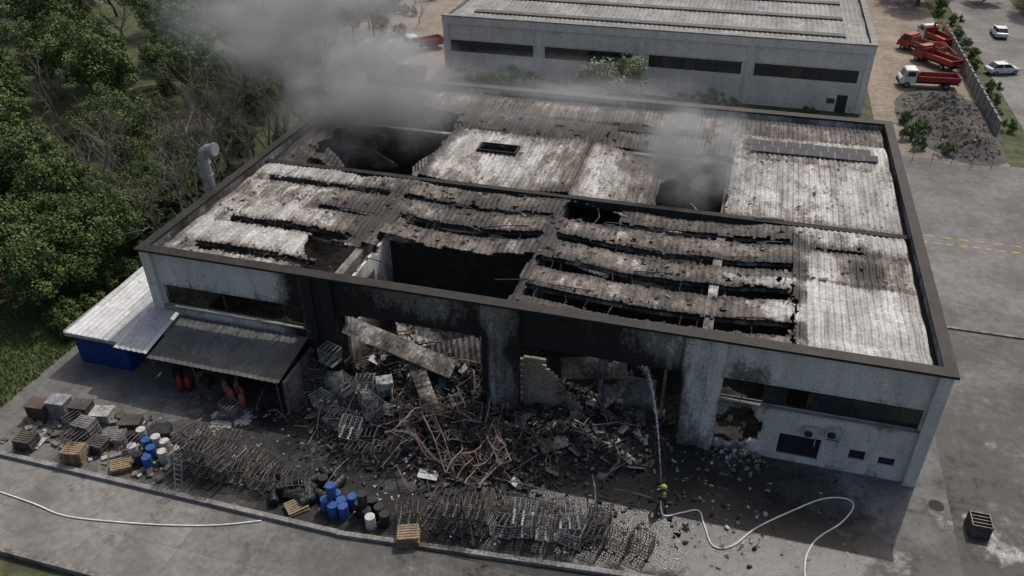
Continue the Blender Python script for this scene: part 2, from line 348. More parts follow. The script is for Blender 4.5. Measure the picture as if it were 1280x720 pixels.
for r in range(20):
    for c in range(9):
        x=27.2+c*.5+(.25 if r%2 else 0);z=.1+r*.24
        if z>4.4-1.1*max(0,c-2)*.62+.5*fn(c,r,1,.5): continue
        if 2.2<z<2.9 and c in (5,6): continue
        it.box((x,.75+random.uniform(-.02,.02),z),(.47,.22,.22),(0,0,random.uniform(-.02,.02)))
it.obj('block_wall_remains',['tan'],W,lambda x,y,z:.06+.3*fn(x,z,0,.8)+.3*(x>29.5))
it=MB();it.bx(33.6,35.6,1.6,1.75,0,3.3);it.bx(32.0,32.25,1.4,1.6,0,4.6);it.bx(36,36.2,1.4,1.6,0,5.2);it.bx(32.3,33.2,1.6,1.7,0,2.3)
it.obj('inner_door_panel',['grey'],W,.35)

# ---- roof
SL=[(2.8,13.9,1.9,3.0),(3.1,12.8,6.0,7.0),(8.6,12.9,9.6,10.2),(2.4,12.9,12.9,13.75),
    (15.0,26.1,9.4,10.7),(14.3,26.1,13.0,13.6),(26.6,42.8,2.3,3.6),(26.6,42.9,6.0,7.4),(27,43,9.7,10.7),(26.6,30.8,13,15.9),(31,43,13.2,13.9),(44.6,47.8,12.8,13.3),
    (17.3,20.5,22.3,23.7),(14,37.9,26.2,26.8),(37.95,38.2,16.5,26.7),(43.0,43.2,.9,8.0)]
def inslot(x,y):
    x+=.35*fn(x,y,1,1.4)+.12*fn(x,y,4,5);y+=.18*fn(x,y,2,1.1)+.12*fn(x,y,7,4)
    for a,b,c,d in SL:
        if a<x<b and c<y<d: return True
    return False
def keep(x,y):
    n=fn(x,y,9,.8)
    if 16.0<y<16.55: return False
    if 14.9+.8*n<x<26.0+.5*n and .8<y<7.4+.8*fn(x,y,3,.5): return False
    if 10.4+2.5*fn(x,y,3,.45)<x<15.2 and .8<y<5.7+1.8*fn(x,0,3,.6): return False
    if ((x-8.5)/5.3)**4+((y-23.0)/6.9)**4+n*.8<1: return False
    if ((x-35.4)/2.7)**4+((y-21.2)/4.2)**2+n*.9<1: return False
    if inslot(x,y): return False
    if 14<x<43 and y<16 and fn(x,y,21,1.6)>.58: return False
    if 26.8<y<32 and x<38 and fn(x,y,23,1.3)>.5: return False
    return True
YL=[.9,2.5,6.6,10.1,13.4,16.0]
def rz(x,y):
    z=7.85
    if y<16.2:
        for a,b in zip(YL,YL[1:]):
            if a<=y<=b: t=(y-a)/(b-a);z+=.15*math.sin(math.pi*t)-.05
        if 14<x<26.4: z-=.55*math.sin(math.pi*(x-14)/12.4)*(.5+.5*min(1,(16-y)/5))
        elif 26.4<=x<43: z-=.5*math.sin(math.pi*(x-26.4)/16.6)+.12*fn(x,y,1,.3)
        elif x<14: z-=.5*clamp((x-9)/5)*gs(y,4,6)
        z+=.09*fn(x,y,0,.8)+(.05*fn(x,y,5,2.2) if 14<x<43 else 0)
    elif y<26.5:
        z+=(y-16.5)*.035
        if 14<x<26.4: z+=.25-.35*math.sin(math.pi*(x-14)/12.4)
        if 26.4<=x<38.1:
            z-=(4.2*clamp((x-27.0)/7.5)**1.3*clamp((38.6-x)/1.6))*math.exp(-((y-20.5)/5.4)**2)+.3*math.sin(math.pi*(x-26.4)/11.7)
        if x<=14: z-=.8*gs(x,8,6)
        z+=.06*fn(x,y,0,.5)
    elif y<31.9: z+=.3*math.sin(math.pi*(y-26.5)/5.4)+.1-(.3*math.sin(math.pi*clamp((x-14)/24.2)) if 14<x<38.2 else 0)+.1*fn(x,y,0,.5)
    else: z+=.25*math.sin(math.pi*(y-31.9)/4.0)+.1*fn(x,y,0,.5)
    return z
def zc(x,y,a):
    am=.035 if (14<x<43 and y<16) else .065
    return rz(x,y)+(0,am,am,0)[a%4]
def rsoot(x,y,z):
    s=.12
    if y<16.2:
        if x<14.3: s=.13+.5*gs(x,13.5,3.0)+.25*gs(y,.9,.8)+.28*gs(y,11,2.2)
        elif x<43.2: s=.58+(.22 if y<2.6 else 0)+.12*gs(y,15,1)-(.45*gs(x,42,1.8) if y<8.6 else 0)
        else: s=.02 if y<8.6 else .22
        if x>=43.2: s+=.3*gs(x,43.3,.6)+.85*gs(x,47.6,1.5)*gs(y,10.6,1.4)+.3*gs(x,49.8,.7)*gs(y,12,2)+.3*gs(y,13,.8)+.25*gs(y,8.7,.4)
        for a,b,c,d in SL[:12]:
            if a-1<x<b+1:
                dd=max(c-y,y-d,0);s+=.4*math.exp(-dd/.3)
    elif y<26.5:
        if x<14: s=.5
        elif x<26.4: s=.2+.3*gs(y,16.5,1.4)+.4*gs(x,14,1)+.25*gs(x,25.5,1.8)
        elif x<38.1: s=.36+.33*clamp((x-29)/6)
        else: s=.25+.3*gs(y,16.5,.8)+.15*gs(y,26.5,.6)
        s+=.5*math.exp(-max(abs(x-18.9)-1.6,abs(y-23)-.7,0)/.3)
        if 14<x<38: s+=.35*math.exp(-abs(y-26.3)/.6)
    elif y<31.9: s=.78 if x<38 else (.45 if x<45 else .3)
    else: s=.56 if x<32 else .62
    if y>34.6: s+=.3
    if x<5: s+=.25*gs(y,25,9)
    s+=.2*fn(x,y,0,.28)
    s+=.3*gs(x,26.3,.5)+.3*gs(x,.9,.5)+.25*gs(x,14,.5)
    return clamp(s,.02,.98)
rf=MB();rf.grid(.95,50.45,.95,15.95,.1,.22,zc,keep);rf.grid(.95,50.45,16.55,35.8,.1,.27,zc,keep)
o=rf.obj('corrugated_roof',['roof'],W,rsoot);solidify(o,.09)
rb=MB()
for a,b,c,d in SL[:12]:
    for y in (c-.05,d+.05):
        if y>15.9: continue
        rb.tube([(a+(b-a)*t/14,y,rz(a+(b-a)*t/14,y)-.32) for t in range(15)],.16,4)
    x=a+.8
    while x<b:
        if random.random()<.6: rb.tube([(x,c-.1,rz(x,c)-.1),(x+random.uniform(-.3,.3),(c+d)/2,rz(x,(c+d)/2)-random.uniform(.1,.6)),(x+random.uniform(-.2,.2),d+.1,rz(x,d)-.1)],.04,4)
        x+=random.uniform(.6,1.8)
rb.obj('burnt_roof_beams',['concrete'],W,lambda x,y,z:.75+.2*fn(x,y,z,1))
sc=MB()
for i in range(1900):
    x=random.uniform(1.5,50);y=random.choice([random.uniform(1,16),random.uniform(1,16),random.uniform(16.6,35.5)])
    if not keep(x,y) or rsoot(x,y,0)<.26: continue
    s_=random.uniform(.04,.2);sc.box((x,y,rz(x,y)+.1),(s_*random.uniform(1,2.2),s_*random.uniform(.3,1.2),.03),(random.uniform(-.3,.3),random.uniform(-.3,.3),random.uniform(0,3)),random.choice((0,0,3,1,2,2)))
for i in range(34):
    x=random.uniform(14,41);y=random.choice([3.6,7.5,10.8,13.0,16.2,26.6])+random.uniform(-.3,.3)
    L=random.uniform(1,3.5);a=random.uniform(-.25,.25)
    sc.tube([(x,y,rz(x,y)+.15),(x+L*.5,y+a*L*.5,rz(x+L*.5,y)+random.uniform(.1,.3)),(x+L,y+a*L,rz(x+L,y)+.1)],.04,4,random.choice((0,1,2)))
sc.obj('roof_scraps',['black','grey','rust','charc'],W)
for (x,y,z,L,w_,rx,ry,rz_) in ((33,19,3.0,5,3,.5,-.5,.3),(36.9,19,5.2,4,2.4,-.3,1.0,.1),(8,20,2.6,6,3,.3,.35,.5),(5.2,26,4.4,6,2.5,-.4,.7,1.2),(5,21,5.0,5,2.5,0,.9,.2),(20,4.5,1.9,6,2.4,.25,.2,.6),(29,14.5,3.5,3,2,.5,.3,0),(23.5,5.6,4.4,4,1.6,-.7,.2,.1),(11.5,26,5.0,5,2,.3,-.7,.2)):
    p=MB();p.grid(-L/2,L/2,-w_/2,w_/2,.1,.3,lambda a_,b_,i:(0,.06,.06,0)[i%4]+.3*fn(a_,b_,L,.5));o=p.obj('fallen_roof_sheet',['roof'],W,lambda a_,b_,c_:.4+.4*fn(a_,b_,0,.5));o.location=(x,y,z);o.rotation_euler=(rx,ry,rz_);solidify(o,.04)
sp=MB()
for i in range(9):
    for j in range(2):
        x=39.6+i*1.12+(.5 if j==0 else 0);y=28.3+j*1.15;z=rz(x,y)+.14
        sp.box((x,y,z),(1.1,1.1,.04),(.03,0,0),1);sp.box((x,y,z+.025),(1.02,1.02,.015),(.03,0,0),0)
for i in range(6):
    x=28.5+i*1.15;sp.box((x,30.3,rz(x,30.3)+.2),(1.06,1.2,.05),(.03+random.uniform(-.04,.04),random.uniform(-.05,.05),0),2)
sp.obj('solar_panels',['solar','kerb','black'],W)
sp=MB();z=rz(19,23)+.12
sp.bx(17.2,17.32,22.2,23.8,z-.1,z+.1);sp.bx(20.48,20.6,22.2,23.8,z-.1,z+.1);sp.bx(17.32,20.48,22.2,22.3,z-.1,z+.1);sp.bx(17.32,20.48,23.7,23.8,z-.1,z+.1);sp.obj('skylight_frame',['black'],W)
for ax,az in ((44.9,2.75),(46.15,2.95)):
    p=MB();p.box((ax,.08,az),(.9,.34,.62),None,0);p.box((ax,.1,az-.36),(.7,.4,.04),None,2)
    p.tube([(ax-.12,-.095,az),(ax-.12,-.11,az)],.24,16,1)
    for q in range(5): p.box((ax-.12,-.12,az-.2+q*.1),(.44,.01,.02),None,2)
    p.tube([(ax+.4,.25,az-.2),(ax+.4,.25,az-1.2)],.03,6,0)
    o=p.obj('air_conditioner',['bwhite','tyre','frame'],W)
d=MB();d.tube([(-.75,10,0),(-.75,10,10.2),(-.72,10,10.7),(-.5,10,11.15),(-.1,10,11.4),(.45,10,11.5)],.44,18)
for z in (2,4,6,8,9.2,10.2): d.tube([(-.75,10,z),(-.75,10,z+.08)],.49,18)
d.tube([(.4,10,11.49),(.5,10,11.5)],.52,18);d.bx(-.4,.3,9.9,10.1,7.0,7.15);d.bx(-.4,.3,9.9,10.1,3.0,3.15)
o=d.obj('exhaust_duct',['galv'],W)

# ------------------------------------------------------------------ canopies and shed
def corrsheet(mb,x0,x1,y0,y1,z0,z1,mi=0,amp=.05): mb.grid(x0,x1,y0,y1,.11,.5,lambda x,y,a:z0+(z1-z0)*(y-y0)/(y1-y0)+(0,amp,amp,0)[a%4]+.03*fn(x,y,0,.6),None,mi)
C1=empty('metal_canopy')
p=MB();corrsheet(p,2.4,12.3,-4.3,-.05,2.75,3.35,0,.035);o=p.obj('canopy_roof',['canopy'],C1,lambda x,y,z:.12+.3*gs(x,12.5,1.5)+.12*gs(x,7,3));solidify(o,.04)
p=MB()
for x in (2.6,5.8,9.0,12.0): p.tube([(x,-4.1,0),(x,-4.1,2.7)],.07,4);p.tube([(x,-4.2,2.62),(x,-.1,3.22)],.06,4)
p.tube([(2.5,-4.15,2.66),(12.2,-4.15,2.66)],.07,4);p.obj('canopy_frame',['rust'],C1)
p=MB();corrsheet(p,-.3,2.32,-4.1,-.05,2.95,3.6);o=p.obj('canopy_roof',['shedroof'],C1,.12);solidify(o,.04)
p=MB();p.bx(12.35,12.55,-4,-.05,0,2.6);p.obj('canopy_end_wall',['concrete'],C1,.6)
C2=empty('blue_shed')
p=MB()
for x0_,x1_,y0_,y1_ in ((-4.7,-.5,-3.0,-2.95),(-4.7,-.5,5.0,5.05)): p.bx(x0_,x1_,y0_,y1_,0,2.55)
p.bx(-4.75,-4.7,-2.95,5,0,2.55);p.bx(-.5,-.45,-2.95,5,0,2.9)
for i in range(22): p.bx(-4.65+i*.19,-4.58+i*.19,-3.03,-3.0,0,2.5)
p.obj('shed_walls',['blue'],C2)
p=MB();corrsheet(p,-5.0,-.35,-3.3,5.3,2.75,3.0);o=p.obj('shed_roof',['shedroof'],C2,.08);solidify(o,.05)
p=MB();p.bx(-5.02,-.33,-3.36,-3.31,2.5,2.78);p.bx(-5.08,-5.03,-3.3,5.3,2.5,2.85);p.obj('shed_fascia',['white'],C2)
def gcyl(name,mat,x,y,h=1.3):
    p=MB();p.tube([(0,0,.02),(0,0,h-.2),(0,0,h-.06),(0,0,h)],[.2,.2,.12,.06],12);p.tube([(0,0,h),(0,0,h+.07)],.09,8);p.obj(name,[mat],None,smooth=True,loc=(x,y,0))
for i,(x,y) in enumerate([(8.0,-3.9),(8.5,-4.3),(8.95,-3.9),(7.6,-3.6),(8.4,-3.5),(9.3,-4.4),(4.2,-3.9),(4.7,-3.7)]): gcyl('gas_cylinder','orange' if i<6 else 'red',x,y,random.uniform(1.1,1.4))
p=MB()
for i in range(20):
    x=random.uniform(2.8,11.6);y=random.uniform(-3.2,-.6);h=random.uniform(.4,1.3);p.box((x,y,h/2),(random.uniform(.4,1.0),random.uniform(.4,.9),h),(0,0,random.uniform(0,1)),random.choice((0,1,1,2,3)))
p.obj('stored_crates',['wood','black','charc','rust'])

# ------------------------------------------------------------------ rubble
HG=[(19,1.8,2.3,3.0,1.8),(23,1.2,1.6,1.8,1.6),(25,-4,.9,3.6,2.2),(21,-2.6,.9,3.0,2.6),(31,-1.6,1.0,2.8,1.6),(29.5,1.8,1.1,2.5,1.5),(34.5,1.2,.8,2.4,1.3),(40.9,-.7,.75,1.3,.7),(17,-4.2,.6,2,1.8),(28.5,-3.8,.5,2,1.5)]
def heap(x,y,a=0):
    h=sum(hh*gs(x,cx,rx)*gs(y,cy,ry) for cx,cy,hh,rx,ry in HG)
    return h*(1+.5*fn(x,y,0,1.3)+.3*fn(x,y,3,3.5))
rh=MB();rh.grid(13,44,-8.6,4.4,.17,.17,lambda x,y,a:heap(x,y)-.07);rh.obj('rubble_heap',['debris'])
rp=MB();cnt=0
while cnt<5800:
    x=random.uniform(13.5,43);y=random.uniform(-8.5,3.5);h=heap(x,y)
    if random.random()>clamp(h*1.3+.05): continue
    cnt+=1;t=random.random();s_=random.uniform(.04,.19)
    if x>39: mi=random.choice((1,1,4,0));sz=(s_*1.4,s_,s_*.8)
    elif t<.74: mi=random.choice((0,0,5));sz=(s_*random.uniform(1,3),s_*1.2,s_*.5)
    elif t<.84: mi=1;sz=(s_*1.5,s_*1.1,s_*.7)
    elif t<.91: mi=2;sz=(random.uniform(.4,1.3),.06,.05)
    elif t<.94: mi=3;sz=(random.uniform(.3,1.5),.06,.05)
    elif t<.967: mi=random.choice((4,1,5));sz=(random.uniform(.4,1.4),random.uniform(.3,.8),.03)
    else: mi=4;sz=(s_*2,s_*1.2,.03)
    rp.box((x,y,h+random.uniform(-.03,.12)),sz,(random.uniform(-.7,.7),random.uniform(-.7,.7),random.uniform(0,3.1)),mi)
rp.obj('rubble_fragments',['black','grey','rust','pinksteel','white','charc'])
rp=MB()
for i in range(2200):
    x=random.gauss(24,11);y=random.uniform(-11,-.3)
    if x<3 or x>50: continue
    s_=random.uniform(.02,.11);rp.box((x,y,.02),(s_*random.uniform(1,3),s_,.03),(0,0,random.uniform(0,3)),random.choice((0,0,1,4,2,3)))
rp.obj('scattered_debris',['black','grey','rust','white','charc'])
st=MB()
def frame(c,L,wd,rot,mi):
    R=Euler(rot).to_matrix();c=Vector(c);bend=random.uniform(-.7,.7);b2=random.uniform(-.5,.5);n=8
    def P(t,s_): return c+R@Vector((L*(t-.5),s_*wd/2*(1-.3*t)+b2*math.sin(5*t),bend*math.sin(math.pi*t)+.25*math.sin(7*t+b2*9)))
    for s_ in (-1,1): st.tube([P(i/n,s_) for i in range(n+1)],.045,4,mi)
    for i in range(n): st.tube([P(i/n,-1 if i%2 else 1),P((i+1)/n,1 if i%2 else -1)],.022,4,mi)
    for i in range(0,n+1,2): st.tube([P(i/n,-1),P(i/n,1)],.025,4,mi)
for i in range(24):
    x=random.gauss(24.0,2.8);y=random.gauss(-3.6,1.6);
    frame((x,y,heap(x,y)+random.uniform(.2,.9)),random.uniform(2.5,5),random.uniform(.7,1.1),(random.uniform(-.9,.9),random.uniform(-.5,.5),random.uniform(-3,3)),random.choice((0,2,2,3)))
for i in range(12):
    x=random.uniform(21.5,29.0);y=random.uniform(-6.2,-2.4)
    frame((x,y,heap(x,y)+random.uniform(.5,1.1)),random.uniform(3,5.5),random.uniform(.8,1.1),(random.uniform(-1.0,1.0),random.uniform(-.5,.5),random.uniform(-1.6,1.6)),1)
for i in range(120):
    x=random.gauss(23.5,4.2);y=random.gauss(-2.8,2.3);z=heap(x,y)+random.uniform(.05,.7);a=random.uniform(0,6.3);L=random.uniform(.8,3.6)
    dx_,dy_=math.cos(a)*L,math.sin(a)*L
    st.tube([(x,y,z),(x+dx_*.5,y+dy_*.5,z+random.uniform(-.2,.5)),(x+dx_,y+dy_,max(.05,z+random.uniform(-.7,.5)))],random.uniform(.02,.055),4,random.choice((0,1,2,2,3,3)))
st.obj('twisted_steel_racking',['rust','pinksteel','black','grey'])
for (x,y,z,L,w_,rot,s0) in ((18.6,.7,3.3,8.0,1.3,(.55,.24,-.06),.45),(22.7,2.2,2.6,5,2,(.8,-.3,.2),.6),(31.6,1.6,3.6,4.2,1.4,(.9,-.15,.1),.55),(30.6,-2.6,.9,3.6,.9,(.25,.15,.9),.45),(21.0,-1.2,1.9,4.5,1.0,(.2,.3,-.9),.6),(33.2,1.8,2.0,3,1.0,(.3,-.9,.3),.4)):
    p=MB();p.grid(-L/2,L/2,-w_/2,w_/2,.1,.2,lambda a_,b_,i:(0,.05,.05,0)[i%4]+.3*fn(a_,b_,L,.6));o=p.obj('collapsed_roof_beam',['roof'],None,lambda a_,b_,c_:s0+.35*fn(a_,b_,L,.6));o.location=(x,y,z);o.rotation_euler=rot;solidify(o,.08)

# ------------------------------------------------------------------ cages, tanks, drums, pallets
def cage_mesh(crush,seed,mat='cage'):
    random.seed(seed);p=MB();X,Y,Z=1.2,1.0,1.05
    def D(x,y,z):
        return Vector((x+crush*.35*z*fn(x,y,z+seed,.9),y+crush*.5*z*fn(y,x,z+seed*2,.8),z*(1-crush*.35*(.5+fn(x,y,seed,.7)))+.12))
    def bar(a,b,r):
        n=3;p.tube([D(*[a[k]+(b[k]-a[k])*i/n for k in range(3)]) for i in range(n+1)],r,4)
    for z in (0,.26,.52,.78,Z):
        r=.03 if z in(0,Z) else .017
        bar((0,0,z),(X,0,z),r);bar((0,Y,z),(X,Y,z),r);bar((0,0,z),(0,Y,z),r);bar((X,0,z),(X,Y,z),r)
    for i in range(8):
        x=X*i/7;bar((x,0,0),(x,0,Z),.017);bar((x,Y,0),(x,Y,Z),.017)
    for i in range(1,6):
        y=Y*i/6;bar((0,y,0),(0,y,Z),.017);bar((X,y,0),(X,y,Z),.017)
    for x in (.3,.6,.9): bar((x,0,Z),(x,Y,Z),.02)
    for x in (.1,.6,1.1): p.box((x,.5,.06),(.12,1,.12))
    return p.mesh('cage',[mat])
cages=[cage_mesh(c,i+1) for i,c in enumerate((.1,.35,.8,1.2))]+[cage_mesh(.1,9,'cageg'),cage_mesh(.5,11,'cageg')]
random.seed(21)
def cage(x,y,z=0,rz_=None,v=None,tilt=0):
    me=random.choice(cages[:4]) if v is None else cages[v]
    place('intermediate_bulk_container_cage',me,None,(x,y,z),rot=(random.uniform(-tilt,tilt),random.uniform(-tilt,tilt),rz_ if rz_ is not None else random.uniform(-.3,.3)))
for x in (8.2,9.5,10.8,12.1,13.3):
    cage(x,-10.6,v=random.choice((0,1)));cage(x+.1,-9.4,v=random.choice((0,1,4)))
    if x<11.5: cage(x,-10.6,1.15,v=random.choice((0,1)));cage(x+.1,-9.4,1.1,tilt=.1,v=0)
cage(14.6,-10.5,v=3);cage(15.8,-10.6,v=3)
for i,x in enumerate([23.0,24.3,25.6,26.9,28.2,29.4,30.7,32.0,33.2,34.5,35.7]):
    y=-10.9+(x-22)*.13
    cage(x,y,v=random.choice((0,1,4,5)))
    if i in (2,3,5,6,7): cage(x,y,1.12,tilt=.12,v=random.choice((0,1,4)))
    if i in (1,2,4,5,8): cage(x+.2,y+1.3,0,v=random.choice((0,1,2)))
for j,(x,y,z) in enumerate(((11.8,-3.4,0),(12.6,-1.9,0),(12.7,-1.9,1.15),(13.6,-3.0,0),(14.9,-2.4,0),(15.0,-2.3,1.1),(16.4,-3.4,0),(17.0,-5.0,0),(18.2,-5.8,0),(17.6,-3.6,.9),(18.9,-4.4,.3),(15.6,-4.8,0),(19.6,-6.8,0),(13.4,-1.0,2.2),(8.2,-5.4,0),(20.4,-5.2,.2),(18.0,-7.0,0),(17.2,-6.2,1.0),(16.2,-2.0,0),(16.6,-2.4,1.2))):
    cage(x,y,z,rz_=random.uniform(-.6,.6),tilt=.18 if z else .05,v=(0,4,1,5)[j%4])
for (x,y) in ((-.6,-9.4),(.6,-10.9),(3.9,-10.2)): cage(x,y,0,v=0)
for i in range(10):
    x=random.uniform(24,34);y=-11+(x-22)*.14+random.uniform(0,1.6);cage(x,y,0,rz_=random.uniform(-1,1),v=random.choice((2,3)),tilt=.3)
for (x,y,z,rz_) in ((14.2,-.8,0,.2),(18.3,-1.4,1.0,.5),(17.4,-2.2,.2,.1)):
    p=MB();p.box((0,0,.62),(1.1,.95,.95));p.tube([(0,0,1.09),(0,0,1.17)],.12,12);p.box((0,0,.07),(1.2,1,.14));o=p.obj('intermediate_bulk_container',['bwhite'],None,.35,loc=(x,y,z),rz=rz_);bevel(o,.06)
def drum(mat,x,y,z=0,lie=False,rz_=0):
    p=MB();R_=.29;pr=[(0,R_*.97),(.02,R_),(.28,R_),(.3,R_*1.05),(.33,R_),(.58,R_),(.6,R_*1.05),(.63,R_),(.86,R_),(.88,R_*1.03),(.9,R_*.96)]
    p.tube([(0,0,a) for a,_ in pr],[b for _,b in pr],16);p.tube([(.14,0,.89),(.14,0,.93)],.04,8);p.tube([(-.14,0,.89),(-.14,0,.92)],.025,8)
    o=p.obj('oil_drum' if mat!='bblue' else 'blue_plastic_drum',[mat],None);o.location=(x,y,z+(.29 if lie else 0))
    o.rotation_euler=(math.pi/2,0,rz_) if lie else (0,0,rz_)
for (m_,x,y,z) in (('bblue',19.0,-10.2,0),('bblue',19.5,-10.6,0),('bblue',18.6,-10.8,0),('bblue',19.2,-11.1,0),('bblue',18.9,-10.5,.9),('bblue',20.0,-10.2,0),('bblue',19.8,-11.0,0),
    ('bblack',20.6,-10.5,0),('bblack',21.2,-10.1,0),('bblack',21.2,-10.9,0),('bblack',21.8,-10.5,0),('bblack',20.9,-10.6,.9),('bblack',22.3,-10.9,0),('bwhite',21.6,-11.3,0),
    ('bblue',5.6,-9.4,0),('bblue',6.3,-9.9,0),('bwhite',6.0,-9.0,0),('bwhite',5.1,-10.1,0),('bwhite',6.8,-9.2,0),('bblack',5.9,-10.6,0),('bwhite',7.2,-10.0,0),('bblue',6.6,-10.7,0),('bblack',4.4,-9.2,0),('bwhite',4.7,-8.7,0)):
    drum(m_,x,y,z)
for i in range(16): drum('bblack',random.uniform(14.4,18.4),random.uniform(-11.4,-9.3),0,random.random()<.6,random.uniform(0,3))
drum('bblack',17.0,-8.2,0,True,1)
def pallet(p,x,y,z,a,mi=0):
    R=Euler((0,0,a)).to_matrix()
    def b(cx,cy,cz,sx,sy,sz):
        c=R@Vector((cx,cy,cz))+Vector((x,y,z));p.box(c,(sx,sy,sz),R,mi)
    for j in range(6): b(0,-.44+j*.176,.13,1.2,.11,.022)
    for i in (-.54,0,.54): b(i,0,.07,.1,.98,.09)
    for j in (-.44,0,.44): b(0,j,.012,1.2,.1,.02)
for (x,y,n,a,m_) in ((1.9,-11.3,7,.2,'wood'),(3.2,-9.3,4,.4,'grey'),(24.0,-11.6,5,.3,'wood'),(16.9,-11.2,2,.8,'wood'),(8.7,-5.3,3,.2,'grey'),(1.2,-9.4,9,.05,'grey'),(5.0,-11.2,3,.6,'wood'),(2.6,-10.2,5,.0,'charc'),(-1.9,-11.2,6,.15,'charc')):
    p=MB()
    for i in range(n): pallet(p,x+random.uniform(-.05,.05),y+random.uniform(-.05,.05),i*.15,a+random.uniform(-.06,.06))
    p.obj('pallet_stack',[m_],None,.1)
for (x,y,h,m_,a) in ((-1.8,-8.2,1.3,'galv',.1),(-.3,-8.0,1.1,'charc',.1),(1.0,-7.8,.6,'white',.2),(-3.2,-8.6,1.0,'rust',.1),(3.3,-7.9,.5,'charc',.3),(5.6,-8.1,.45,'bblack',.5)):
    p=MB();p.box((0,0,h/2+.1),(1.24,.94,h))
    for i in range(7): p.box((-.54+i*.18,-.49,h/2+.1),(.05,.04,h));p.box((-.54+i*.18,.49,h/2+.1),(.05,.04,h))
    p.box((0,0,.05),(1.2,.9,.1));p.box((0,0,h+.13),(1.34,1.04,.05))
    for i in range(6): p.box((-.55+i*.22,0,h+.165),(.08,1.0,.02))
    p.obj('storage_crate',[m_],None,.2,loc=(x,y,0),rz=a)
p=MB()
for i in range(260):
    x=random.uniform(-4,8);y=random.uniform(-11.6,-7);s_=random.uniform(.06,.35);p.box((x,y,s_*.3),(s_*random.uniform(1,2.8),s_,s_*.6),(random.uniform(-.3,.3),random.uniform(-.3,.3),random.uniform(0,3)),random.choice((0,1,2,2,3,4)))
p.obj('yard_clutter',['wood','white','charc','grey','black'])
p=MB()
for (a,b) in ((-.25,0),(.25,0)): p.tube([(9.6+a,-12.0,.1),(9.6+a,-11.2,2.6)],.035,4)
for i in range(8): p.tube([(9.35,-12+i*.1,.3+i*.31),(9.85,-12+i*.1,.3+i*.31)],.025,4)
p.obj('ladder',['galv'])
p=MB()
for i in range(5): p.box((54.2,-2.9+i*.25,.45),(1.1,.05,.8))
for i in range(2): p.box((53.7+i*1.0,-2.4,.45),(.05,1.1,.9))
p.box((54.2,-2.4,.08),(1.1,1.1,.1));p.obj('wire_basket',['cage'])
p=MB();p.grid(5,15,-8,-2,.12,.12,lambda x,y,a:.012+.01*fn(x,y,0,3),lambda x,y:gs(x-.3*(y+4),9.8,1.9)*gs(y,-5.4,1.3)+.6*fn(x,y,0,1.3)+.45*fn(x,y,0,4)>.66)
p.obj('foam_residue',['white'],None,.25)

# ------------------------------------------------------------------ hoses, water, firefighter
def smooth_pts(pts,n=8):
    out=[];P=[Vector(p) for p in pts];P=[P[0]]+P+[P[-1]]
    for i in range(1,len(P)-2):
        for k in range(n):
            t=k/n;a,b,c,d=P[i-1],P[i],P[i+1],P[i+2]
            out.append(.5*((2*b)+(c-a)*t+(2*a-5*b+4*c-d)*t*t+(3*b-a-3*c+d)*t**3))
    out.append(P[-2]);return out
p=MB();p.tube(smooth_pts([(36.95,-5.1,1.15),(37.1,-5.9,.5),(37.4,-6.1,.06),(38.3,-5.6,.05),(39.2,-5.2,.05),(39.6,-6.2,.05),(40.2,-7.5,.05),(41.2,-7.2,.05),(42.4,-5.6,.05),(44.3,-3.8,.05),(46.0,-2.4,.05),(47.3,-2.0,.05),(47.7,-2.5,.05),(47.0,-3.9,.05),(45.4,-5.9,.05),(45.0,-8.5,.05),(46,-14,.05),(50,-20,.05)]),.045,8)
p.obj('fire_hose',['hose'],smooth=True)
p=MB();p.tube(smooth_pts([(-4,-14.6,.05),(1.6,-15.0,.05),(4,-15.3,.05),(6.2,-15.1,.05),(10,-14.4,.05),(13,-13.6,.05),(15.4,-12.6,.05)]),.045,8);p.obj('fire_hose',['hose'],smooth=True)
m=bpy.data.materials.new('water_spray');m.use_nodes=True;b=m.node_tree.nodes['Principled BSDF'];b.inputs['Base Color'].default_value=(.8,.83,.86,1);b.inputs['Roughness'].default_value=.5
T=NT(m.node_tree);T.put(b.inputs['Alpha'],T.ss(T.noise(6,4,.7),.35,.7,.05,.45));M['water']=m
p=MB();n0=Vector((36.9,-4.75,1.3));n1=Vector((34.2,2.5,4.2));pts=[]
for i in range(25):
    t=i/24;q=n0.lerp(n1,t);q.z+=4*2.3*t*(1-t);pts.append(q)
p.tube(pts,[.02+.09*(i/24) for i in range(25)],8,0,False)
for i in range(900):
    t=random.random()**.7;q=n0.lerp(n1,t);q.z+=9.2*t*(1-t);r=.03+.3*t;p.box((q.x+random.gauss(0,r*.5),q.y+random.gauss(0,r*.5),q.z+random.gauss(0,r*.8)-.2*t),(.02,.02,.035))
p.obj('water_jet',['water'])
FF=empty('firefighter',(37.15,-5.6,0),.32)
def skinned(name,verts,edges,radii,mat,parent,root=0,sub=2):
    me=bpy.data.meshes.new(name);me.from_pydata(verts,edges,[]);me.materials.append(M[mat]);o=bpy.data.objects.new(name,me);COL.objects.link(o);o.parent=parent
    sm=o.modifiers.new('skin','SKIN');sm.use_smooth_shade=True
    for i,r in enumerate(radii):
        rr=r if isinstance(r,tuple) else (r,r);me.skin_vertices[0].data[i].radius=rr;me.skin_vertices[0].data[i].use_root=(i==root)
    ss_=o.modifiers.new('sub','SUBSURF');ss_.levels=sub;ss_.render_levels=sub;return o
V=[(0,0,.95),(0,.03,1.15),(0,.06,1.36),(0,.08,1.5),(0,.1,1.56),
   (.12,0,.88),(.15,-.1,.5),(.17,-.26,.12),(.18,-.08,.06),
   (-.12,.02,.88),(-.15,.2,.5),(-.16,.17,.12),(-.17,.36,.06),
   (.19,.06,1.42),(.29,.12,1.16),(.12,.32,1.06),(-.19,.08,1.42),(-.3,.26,1.2),(-.12,.52,1.2)]
